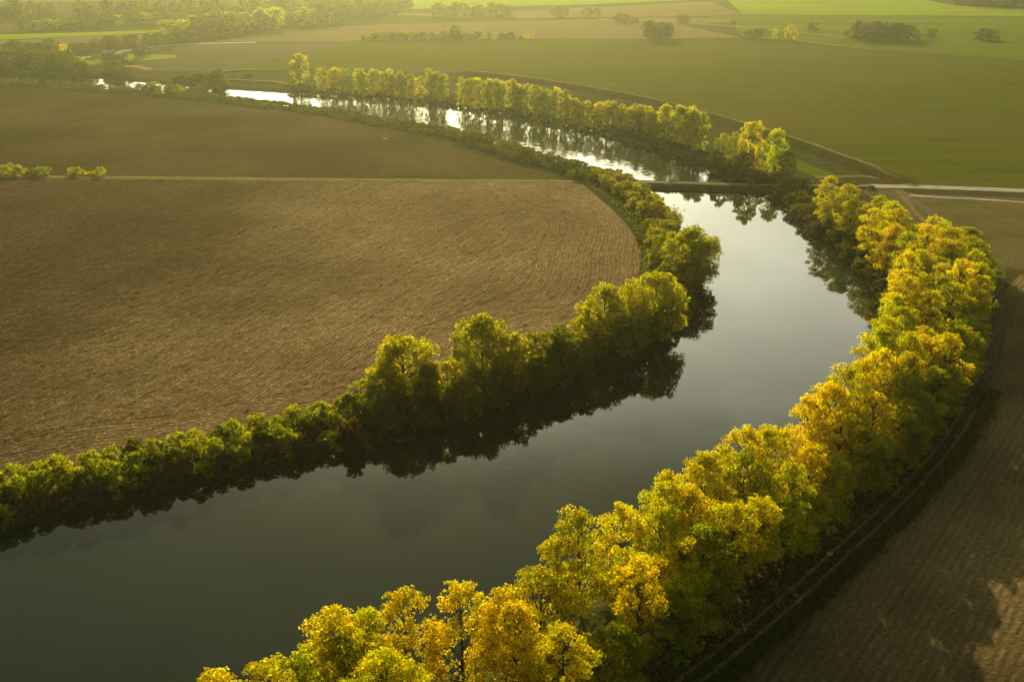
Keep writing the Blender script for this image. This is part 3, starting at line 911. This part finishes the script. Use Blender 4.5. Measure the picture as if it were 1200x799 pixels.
for i in range(26):
    p, t = along(CAUSE, length(CAUSE) * (i + .5 + rnd.uniform(-.3, .3)) / 26); n = np.array([t[1], -t[0]])
    sd = 1 if i % 2 else -1
    plant('causeway_bush', 'low_bush', p + n * sd * rnd.uniform(3.0, 4.2), rnd.uniform(.9, 1.9), (0.13, .125, .022), f'small dull bush on the {"near" if sd > 0 else "far"} slope of the causeway, {nth(i // 2 + 1)} from the ploughed field', 'bush', 'small bushes on the causeway', r=rnd.uniform(1.1, 2.2), single=True)

# far bank of the upper river and right bank down to the golden row: brownish shrubs
s = s_of(BANK_R, at(338, 109, WATER)); i = 0
sE = s_of(BANK_R, at(1050, 385, WATER))
sX = s_of(BANK_R, at(850, 212, WATER))
while s < sE:
    p, t = along(BANK_R, s); n = np.array([t[1], -t[0]])
    if river_d([p + n * 3])[0] < 0: n = -n
    for off in ((2.6, 7.5) if s < sX else (1.8, 6.0)):
        q = p + n * (off + rnd.uniform(-1, 1)) + t * rnd.uniform(-1.5, 1.5)
        if seg_dist([q], CAUSE)[0] < 4: continue
        i += 1
        col = rnd.choice([BRN, (0.16, .14, .024), (0.15, .13, .026), (0.17, .125, .03)])
        h = rnd.uniform(2.4, 3.8) * (.85 if s < sX else 1.05)
        plant('bank_bush', 'low_bush', q, h, col, f'dull brown-green bush, {nth(i)} along the far bank below the poplars', 'bush', 'brownish bushes on the far bank', r=rnd.uniform(2.6, 3.6), single=True)
    s += 5.0

# tall poplars beyond the upper river
def poplar_block(line, n, hs, r, name, group, where, kd='tall_poplar', cols=(PLIME, PYEL, PGRN), depth=5.0):
    L = pl(line)
    for i in range(n):
        p, t = along(L, length(L) * (i + .5) / n)
        nn = np.array([-t[1], t[0]])
        q = p + nn * rnd.uniform(-depth, depth) * .5 + t * rnd.uniform(-.6, .6)
        col = rnd.choice(cols)
        cw = {PLIME: 'yellow-green', PYEL: 'golden', PGRN: 'greener'}.get(col, 'yellowish')
        plant(name, kd, q, rnd.uniform(*hs), col, f'{cw} tall poplar, {nth(i + 1)} from the left {where}', 'tree', group, r=rnd.uniform(*r))


plant('round_poplar', 'fan_tree', at(352, 103.5), 17.5, LIME, 'big round pale tree at the left end of the far poplar rows', 'tree', r=6.6)
poplar_block([(376, 107), (420, 110), (455, 113), (492, 117)], 36, (12.0, 14.5), (1.9, 2.7), 'tall_poplar', 'poplar block nearest the round tree', 'in the far block beside the round tree')
poplar_block([(499, 116), (524, 119)], 8, (12.5, 15.5), (1.8, 2.5), 'tall_poplar', 'short poplar group beside the gap', 'in the short group before the gap')
poplar_block([(540, 124), (580, 128), (625, 135), (660, 143)], 36, (13.5, 16.0), (1.9, 2.7), 'tall_poplar', 'middle poplar block', 'in the middle block beyond the gap')
poplar_block([(664, 145), (700, 150), (745, 158), (783, 169)], 34, (10.5, 13.5), (1.9, 2.7), 'tall_poplar', 'sparse poplar block', 'in the lower sparse block above the glittering water')
poplar_block([(774, 168), (800, 175), (822, 182)], 11, (15.0, 18.0), (2.4, 3.3), 'tall_poplar', 'golden poplar clump', 'in the golden clump ending the far rows', cols=(PYEL, PLIME))
for k, (px, py, h, r, col, lab) in enumerate([
        (848, 158, 12.5, 4.0, LIME, 'yellow tree first after the golden clump near the levee'),
        (862, 156, 12.0, 3.6, GRN, 'greener tree between the golden clump and the twin trees'),
        (883, 143, 18.0, 5.4, PYEL, 'tallest golden tree of the group above the causeway'),
        (912, 152, 16.0, 4.8, PLIME, 'loose yellow tree closest to the levee above the causeway'),
        (840, 172, 9.0, 3.6, OLV, 'low olive tree at the foot of the group above the causeway'),
        (872, 178, 9.0, 4.0, OLV, 'olive tree under the tallest golden tree above the causeway'),
        (925, 178, 9.0, 3.8, OLV, 'low olive tree at the foot of the loose yellow tree')]):
    q = at(px, py, h)
    plant('levee_tree', 'bank_tree', q, h, col, lab, 'tree', 'trees above the causeway', r=r)
plant('round_shrub', 'hedge_shrub', at(945, 211, 4.5), 4.8, (0.24, .22, .012), 'round bright green shrub at the right end of the causeway', 'shrub', r=3.3)

# bushes along the grass strip in the ploughed field
for px, w, h, col, lab in [(-8, 3.2, 3.4, HEDGE, 'leftmost green bush on the grass strip in the ploughed field'), (10, 3.2, 3.8, HEDGE, 'second tall green bush on the grass strip'),
                           (24, 3.0, 3.3, HEDGE, 'third green bush on the grass strip'), (40, 2.4, 2.4, OLV, 'dull small bush fourth along the grass strip'),
                           (50, 2.6, 2.9, HEDGE, 'round green bush fifth along the grass strip'), (85, 1.6, 2.6, HEDGE, 'tiny bush sixth along the grass strip'),
                           (93, 2.1, 2.8, HEDGE, 'small round bush seventh along the grass strip'), (106, 2.4, 1.4, YEL, 'low bright yellow bush on the grass strip'),
                           (118, 2.3, 3.0, HEDGE, 'last small bush on the grass strip')]:
    plant('strip_bush', 'low_bush', at(px, 205.2 + px * .004), h, col, lab, 'bush', 'bushes on the grass strip', r=w, single=True)

# ---- far countryside
FG = (0.17, 0.16, 0.026)
def far_row(line, n, hs, rs, cols, word, where, group, depth=8.0, kd='far_tree'):
    L = pl(line)
    for i in range(n):
        p, t = along(L, length(L) * (i + rnd.uniform(.2, .8)) / n)
        q = p + np.array([-t[1], t[0]]) * rnd.uniform(-depth, depth)
        plant('far_tree', kd, q, rnd.uniform(*hs), rnd.choice(cols), f'{word}, {nth(i + 1)} from the left {where}', 'tree', group, r=rnd.uniform(*rs), single=True)


far_row([(-30, 79), (20, 80), (70, 83), (110, 86), (150, 89)], 20, (4, 6.5), (4.5, 7), (FG, DGR, OLV), 'dark green tree', 'along the upper river by the farmhouse', 'dark trees along the upper river', 8)
far_row([(-30, 77), (30, 78), (80, 81)], 15, (8, 11), (5, 7.5), (FG, DGR, OLV), 'tall dense tree', 'in the wood near the farmhouse', 'wood near the farmhouse', 10)
far_row([(-30, 71), (20, 70), (60, 71)], 10, (9, 13), (5, 7), (FG, DGR), 'tree', 'in the rear of the wood near the farmhouse', 'rear of the wood near the farmhouse', 10)
far_row([(205, 100), (225, 100), (245, 100), (262, 101)], 8, (5, 7.5), (4, 6), (DGR, OLV), 'dark rounded tree', 'beside the orange reed bank', 'trees beside the reed bank', 5)
far_row([(155, 103), (190, 104), (215, 108), (240, 110)], 9, (3, 5.5), (3, 4.5), (FG, OLV, HEDGE), 'low tree', 'on the island-like bank below the reeds', 'low trees below the reeds', 5)
far_row([(82, 63), (120, 58), (150, 55), (190, 51), (232, 44)], 16, (4.5, 7.5), (4, 6), (FG, OLV), 'roadside tree', 'along the farm track', 'trees along the farm track', 5)
far_row([(30, 36), (80, 33.5), (130, 31), (180, 28.5), (232, 25.5)], 24, (6.5, 9.5), (5, 8), (FG, OLV, GRN), 'hazy hedgerow tree', 'in the far yellowish hedgerow', 'far yellowish hedgerow', 6)
far_row([(205, 47), (240, 42), (290, 36.5), (340, 31), (385, 27)], 22, (10, 16), (6, 9), (FG, OLV, LIME, GRN), 'tall hazy tree', 'in the big front wood edge', 'front edge of the big hazy wood', 9)
far_row([(225, 38), (270, 33), (320, 27.5), (380, 22), (450, 17)], 22, (10, 16), (7, 10), (FG, OLV, GRN), 'tall hazy tree', 'in the rear of the big wood', 'rear of the big hazy wood', 12)
far_row([(390, 24), (430, 20), (475, 17)], 8, (10, 17), (6, 9), (FG, OLV), 'faint hazy tree', 'at the tapering end of the big wood', 'end of the big hazy wood', 8)
far_row([(510, 19), (560, 18.5), (600, 18)], 9, (6, 11), (5, 8), (FG, OLV), 'faint round tree', 'in the hazy line beyond the tan field', 'hazy tree line beyond the tan field', 5)
far_row([(435, 47.2), (480, 47), (530, 46.6), (575, 46.2)], 30, (4.0, 6.0), (2.6, 3.6), (FG, GRN), 'slim hedge tree', 'in the thin hedgerow at the meadow edge', 'thin hedgerow at the meadow edge', 1.5)
far_row([(582, 46), (600, 46)], 6, (4.0, 5.5), (2.4, 3.4), (FG, GRN), 'slim hedge tree', 'in the short hedge past the gap', 'short hedge past the gap', 1.5)
far_row([(756, 45.5), (770, 45.8), (786, 45.8)], 7, (10, 12.5), (4, 5.5), (FG, DGR), 'dense dark tree', 'in the copse casting a long shadow', 'dark copse at the meadow edge', 5)
far_row([(1003, 46), (1020, 46.5), (1040, 47), (1066, 47)], 11, (9, 12.5), (5, 7), (DGR, DGR, FG), 'dark tree', 'in the long dark copse under the green field', 'long dark copse', 6)
for px, py, h, r, col, lab in [
        (533, 46.8, 9.5, 4.6, DGR, 'dark round tree standing out of the thin hedgerow'), (428, 47.5, 3.5, 3, DGR, 'tiny dark bush where the thin hedgerow begins'),
        (620, 45.8, 5.0, 3.2, YEL, 'small yellow tree just past the short hedge'), (610, 46.2, 2.4, 2.2, FG, 'tiny bush just past the short hedge'),
        (655, 20.5, 9, 7.5, FG, 'round hazy tree on the tan field edge'), (688, 19.5, 7, 4.5, FG, 'small hazy tree beside the round hazy tree'), (700, 19, 6.5, 4, FG, 'smaller hazy tree right after the round hazy pair'),
        (728, 26, 7, 6.5, DGR, 'dark hazy bush-like tree on the field lane'), (742, 26, 4, 5, FG, 'low hazy bush on the field lane'),
        (801, 26.5, 6, 5.5, DGR, 'dark bush by the field lane before the copse'), (860, 29, 3, 2.5, DGR, 'tiny dark bush beside the pale field lane'),
        (876, 46, 5.5, 4.5, FG, 'olive bush first in the scattered trees at the meadow edge'), (888, 46.5, 7.5, 5.5, OLV, 'olive round bush second in the scattered trees'),
        (908, 46, 7.5, 2.2, LIME, 'thin yellow sapling at the meadow edge'), (926, 46.5, 9.5, 5, YEL, 'bright yellow round tree at the meadow edge'),
        (951, 36.5, 6.5, 4.5, DGR, 'dark bush on the green field above the yellow tree'), (997, 45, 7, 5, OLV, 'pale bush at the left end of the long dark copse'),
        (1074, 46.5, 5, 4.5, OLV, 'pale bush at the right end of the long dark copse'), (1091, 45.5, 6.5, 4, DGR, 'lone round dark bush right of the long copse'),
        (1150, 46.5, 7.5, 5.5, DGR, 'dark bush first of the lone pair on the green field'), (1161, 46.5, 7, 5, DGR, 'dark bush second of the lone pair on the green field'),
        (79, 76, 12, 3.4, YEL, 'bright yellow tree at the wood edge by the farmhouse'), (93, 79, 6, 4.5, LIME, 'yellow bush below the bright yellow tree'),
        (165, 67, 6.5, 5, BRN, 'brownish round tree beyond the farmhouse'), (128, 57, 8.5, 4.5, OLV, 'tall olive tree behind the farmhouse'), (112, 70, 4, 2.6, DGR, 'dark small tree beside the farmhouse'),
        (132, 63, 5.5, 4, BRN, 'brown tree close behind the farmhouse roof'), (291, 94.5, 3.6, 3.2, DGR, 'dark bush alone on the orange reed bank'),
        (143, 79, 5.5, 4.4, FG, 'green tree just below the farmhouse')]:
    plant('lone_tree', 'far_tree', at(px, py), h, col, lab, 'tree', 'scattered far trees', r=r, single=True)

# woods that read as one mass far off
def wood(name, line, n, depth, hs, col, label, seed):
    rng = np.random.default_rng(seed); L = pl(line); V, F, T, o = [], [], [], 0
    cr, _ = grow(seed, H=14, Rr=6.5, base=.03, lobes=12, clumps=8, leaves=14, leaf=1.5, prof='round', clump_r=1.6, trunk=False)
    for i in range(n):
        p, t = along(L, length(L) * rng.random())
        q = p + np.array([-t[1], t[0]]) * rng.uniform(-depth, depth)
        a = rng.uniform(0, 6.28); s = rng.uniform(*hs) / 14
        v = cr[0] * s
        v = np.column_stack([v[:, 0] * math.cos(a) - v[:, 1] * math.sin(a) + q[0], v[:, 0] * math.sin(a) + v[:, 1] * math.cos(a) + q[1], v[:, 2]])
        V.append(v); F.append(cr[1] + o); o += len(v); T.append(cr[2] * np.array([rng.uniform(.8, 1.2), 1, 1]))
    ob = link(name, mesh_np(name, np.vstack(V), np.vstack(F), M['leaf'], np.vstack(T)), col=col)
    return tag(ob, label, 'wood', kind='stuff')


wood('far_wood', [(-60, 22), (60, 20), (140, 19), (250, 16), (400, 10), (480, 8)], 110, 18, (9, 14), FG, 'hazy distant wood along the skyline fields', 21)
wood('dark_wood', [(1120, 4), (1160, 7), (1200, 9), (1330, 12)], 60, 14, (10, 14), (0.07, .08, .015), 'dark wood at the top of the green field', 22)

# ------------------------------------------------------------------ farmhouse
def box(x0, x1, y0, y1, z0, z1):
    V = np.array([(x, y, z) for z in (z0, z1) for x, y in ((x0, y0), (x1, y0), (x1, y1), (x0, y1))], float)
    F = np.array([(0, 3, 2, 1), (4, 5, 6, 7), (0, 1, 5, 4), (1, 2, 6, 5), (2, 3, 7, 6), (3, 0, 4, 7)])
    return V, F


def house(name, xy, w, d, h, rh, rz, wall, roof, label, chim=True):
    e = link(name, None, None, (xy[0], xy[1], 0), rz)
    tag(e, label, 'house', 'farm buildings')
    V, F = box(-w / 2, w / 2, -d / 2, d / 2, -.2, h)
    gV = np.array([(-w / 2, -d / 2, h), (-w / 2, d / 2, h), (-w / 2, 0, h + rh), (w / 2, -d / 2, h), (w / 2, d / 2, h), (w / 2, 0, h + rh)])
    gF = np.array([(0, 2, 1), (3, 4, 5)])
    link('wall', mesh_np('wall', np.vstack([V, gV]), [F, gF + 8], plain('render_' + name, wall, .9, .12, .6)), e)
    ov, t = .45, .18
    sl = rh / (d / 2)
    P = []
    for y, z in ((-d / 2 - ov, h - ov * sl), (0, h + rh), (d / 2 + ov, h - ov * sl)):
        for x in (-w / 2 - ov, w / 2 + ov):
            P.append((x, y, z + .02)); P.append((x, y, z + .02 + t))
    P = np.array(P)                                              # per row: L low, L top, R low, R top
    f = lambda r, i: r * 4 + i
    Fr = []
    for r in (0, 1):
        Fr += [(f(r, 1), f(r, 3), f(r + 1, 3), f(r + 1, 1)), (f(r, 0), f(r + 1, 0), f(r + 1, 2), f(r, 2)), (f(r, 0), f(r, 1), f(r + 1, 1), f(r + 1, 0)), (f(r, 2), f(r + 1, 2), f(r + 1, 3), f(r, 3))]
    Fr += [(f(0, 0), f(0, 2), f(0, 3), f(0, 1)), (f(2, 0), f(2, 1), f(2, 3), f(2, 2))]
    rf = link('roof', mesh_np('roof', P, np.array(Fr), plain('tiles_' + name, roof, .8, .2, 2.0)), e)
    if chim: link('chimney', mesh_np('chimney', *box(w * .2, w * .2 + .7, -.35, .35, h + rh * .6, h + rh + .9), plain('brick_' + name, (.3, .16, .1), .9, .2, 2)), rf)
    dm = plain('pane_' + name, (.04, .045, .05), .2, .1, 1); fm = plain('frame_' + name, (.6, .56, .48), .6, .1, 1)
    for x in (-w * .36, -w * .14, w * .34):
        wf = link('window', mesh_np('window', *box(x - .6, x + .6, -d / 2 - .06, -d / 2 + .05, 1.0, 2.3), fm), e)
        link('pane', mesh_np('pane', *box(x - .48, x + .48, -d / 2 - .08, -d / 2 - .05, 1.1, 2.2), dm), wf)
    dr = link('door', mesh_np('door', *box(w * .06, w * .06 + 1.0, -d / 2 - .07, -d / 2 + .05, 0.0, 2.1), plain('door_' + name, (.12, .07, .04), .6, .2, 2)), e)
    link('handle', mesh_np('handle', *box(w * .06 + .82, w * .06 + .9, -d / 2 - .13, -d / 2 - .07, .95, 1.1), fm), dr)


house('farmhouse', at(129.5, 70.5), 9.0, 7.0, 3.0, 2.6, R(-12), (.48, .40, .32), (.36, .15, .09), 'small farmhouse with reddish tiled roof beside the pale barn')
house('farm_barn', at(141.5, 71.5), 7.0, 6.0, 2.8, 2.0, R(-12), (.45, .42, .38), (.30, .28, .25), 'low barn with grey roof next to the red-roofed farmhouse', False)

# small white marker stone in the upper ploughed field
rng = np.random.default_rng(9)
bm_v = unit(rng.normal(0, 1, (60, 3))) * np.array([.9, .9, .35])
import bmesh
bm = bmesh.new()
for v in bm_v: bm.verts.new(v)
bmesh.ops.convex_hull(bm, input=bm.verts)
me = bpy.data.meshes.new('field_stone'); bm.to_mesh(me); bm.free()
me.materials.append(plain('white_stone', (.78, .76, .70), .8, .08, 2))
q = at(451.5, 164.5)
tag(link('field_stone', me, None, (q[0], q[1], .45)), 'small white stone lying alone in the upper ploughed field', 'stone')

# bleached fallen branch at the water under the willows
q = at(463, 522, WATER)
tb = []
rng = np.random.default_rng(4)
for k in range(9):
    a = rng.uniform(-1.2, 1.6); l = rng.uniform(2.0, 4.5)
    p0 = np.array([rng.uniform(-.5, .5), rng.uniform(-.3, .3), -.2]); d = np.array([math.cos(a) * l, -abs(math.sin(a)) * l * .5, rng.uniform(.4, 1.8)])
    tb.append(tube([p0, p0 + d * .5 + (0, 0, .3), p0 + d], [.09, .06, .02], 5))
V, F = join(tb)
tag(link('fallen_branch', mesh_np('fallen_branch', V, F, M['pale_bark'], smooth=True), None, (q[0], q[1] + 1.5, WATER + .15)), 'bleached dead branches fallen in the water under the first willow', 'branch')

# ------------------------------------------------------------------ haze, sky, sun, camera
V, F = box(-7500, 7500, -320, 7300, -4.5, 97.0)
m, nt, out = nodes('haze_air')
pv = nt.nodes.new('ShaderNodeVolumePrincipled')
pv.inputs['Color'].default_value = (0.95, 0.95, 0.48, 1)
pv.inputs['Density'].default_value = 0.000185
pv.inputs['Anisotropy'].default_value = 0.85
nt.links.new(pv.outputs[0], out.inputs['Volume'])
hz = link('haze', mesh_np('haze', V, F, m))
tag(hz, kind='stuff', label='thin golden evening haze over the whole valley', cat='haze')

az, el = R(SUN_AZ), R(SUN_EL)
sun_dir = Vector((math.sin(az) * math.cos(el), math.cos(az) * math.cos(el), math.sin(el)))
L = bpy.data.lights.new('sun', 'SUN')
L.energy = 4.7; L.angle = R(0.53); L.color = (1.0, 0.84, 0.53)
so = bpy.data.objects.new('sun', L); C.objects.link(so)
so.rotation_euler = (-sun_dir).to_track_quat('-Z', 'Y').to_euler()

W = bpy.data.worlds.new('World'); bpy.context.scene.world = W
W.use_nodes = True
nt = W.node_tree; nt.nodes.clear(); k = N(nt)
sky = k.new('ShaderNodeTexSky', sky_type='NISHITA', sun_disc=False)
sky.sun_elevation = el; sky.sun_rotation = az
sky.altitude = 100; sky.air_density = 1.0; sky.dust_density = 4.0; sky.ozone_density = 1.0
g = k.new('ShaderNodeTexCoord').outputs['Generated']
# thin high cloud lit by the low sun
dt = k.new('ShaderNodeVectorMath', operation='DOT_PRODUCT')
nt.links.new(g, dt.inputs[0]); dt.inputs[1].default_value = sun_dir
gs = k.new('ShaderNodeSeparateXYZ'); nt.links.new(g, gs.inputs[0])
hl = k.math('SQRT', k.math('SUBTRACT', 1.0001, k.math('MULTIPLY', gs.outputs[2], gs.outputs[2])))
hd = k.math('DIVIDE', k.math('ADD', k.math('MULTIPLY', gs.outputs[0], math.sin(az)), k.math('MULTIPLY', gs.outputs[1], math.cos(az))), hl)
veil = k.math('MULTIPLY', k.math('POWER', k.math('MAXIMUM', hd, 0.0), 5.0), k.ramp(gs.outputs[2], 1.0, 0.0, 0.39, 0.54))
cl = k.noise(k.mapping(g, 0.5, (1.6, 2.2, 5.0)), 1.5, 4, 0.55)
veil = k.math('MULTIPLY', veil, k.ramp(cl, 0.8, 1.15, 0.35, 0.7))
high = k.math('MULTIPLY', k.ramp(cl, 0.0, 1.0, 0.54, 0.78), 3.0)
warm = k.mix(1.0, sky.outputs[0], (0.82, 0.89, 0.72), 'MULTIPLY')
add = k.mix(1.0, warm, k.mix(veil, (0, 0, 0), (62.0, 61.5, 50.0)), 'ADD')
add = k.mix(1.0, add, k.mix(high, (0, 0, 0), (1.6, 1.6, 1.2)), 'ADD')
bg = k.new('ShaderNodeBackground')
nt.links.new(add, bg.inputs[0]); bg.inputs['Strength'].default_value = 0.05
ow = k.new('ShaderNodeOutputWorld'); nt.links.new(bg.outputs[0], ow.inputs[0])

cam = bpy.data.cameras.new('camera')
cam.sensor_width = 36; cam.lens = 35.0; cam.clip_start = 1; cam.clip_end = 30000
co = bpy.data.objects.new('camera', cam); C.objects.link(co)
co.location = (0, 0, CAM_H); co.rotation_euler = (R(90 - PITCH), 0, 0)
sc = bpy.context.scene
sc.camera = co
sc.view_settings.view_transform = 'Standard'; sc.view_settings.look = 'None'
sc.view_settings.exposure = 0.38; sc.view_settings.gamma = 1.0; sc.view_settings.use_curve_mapping = False
cy = sc.cycles
cy.max_bounces = 6; cy.diffuse_bounces = 3; cy.glossy_bounces = 3; cy.transmission_bounces = 3; cy.volume_bounces = 0; cy.transparent_max_bounces = 8
cy.use_denoising = True; cy.denoising_prefilter = 'ACCURATE'; cy.denoising_input_passes = 'RGB_ALBEDO_NORMAL'; cy.caustics_reflective = False; cy.caustics_refractive = False
cy.sample_clamp_indirect = 6.0
print('objects', len(bpy.data.objects))
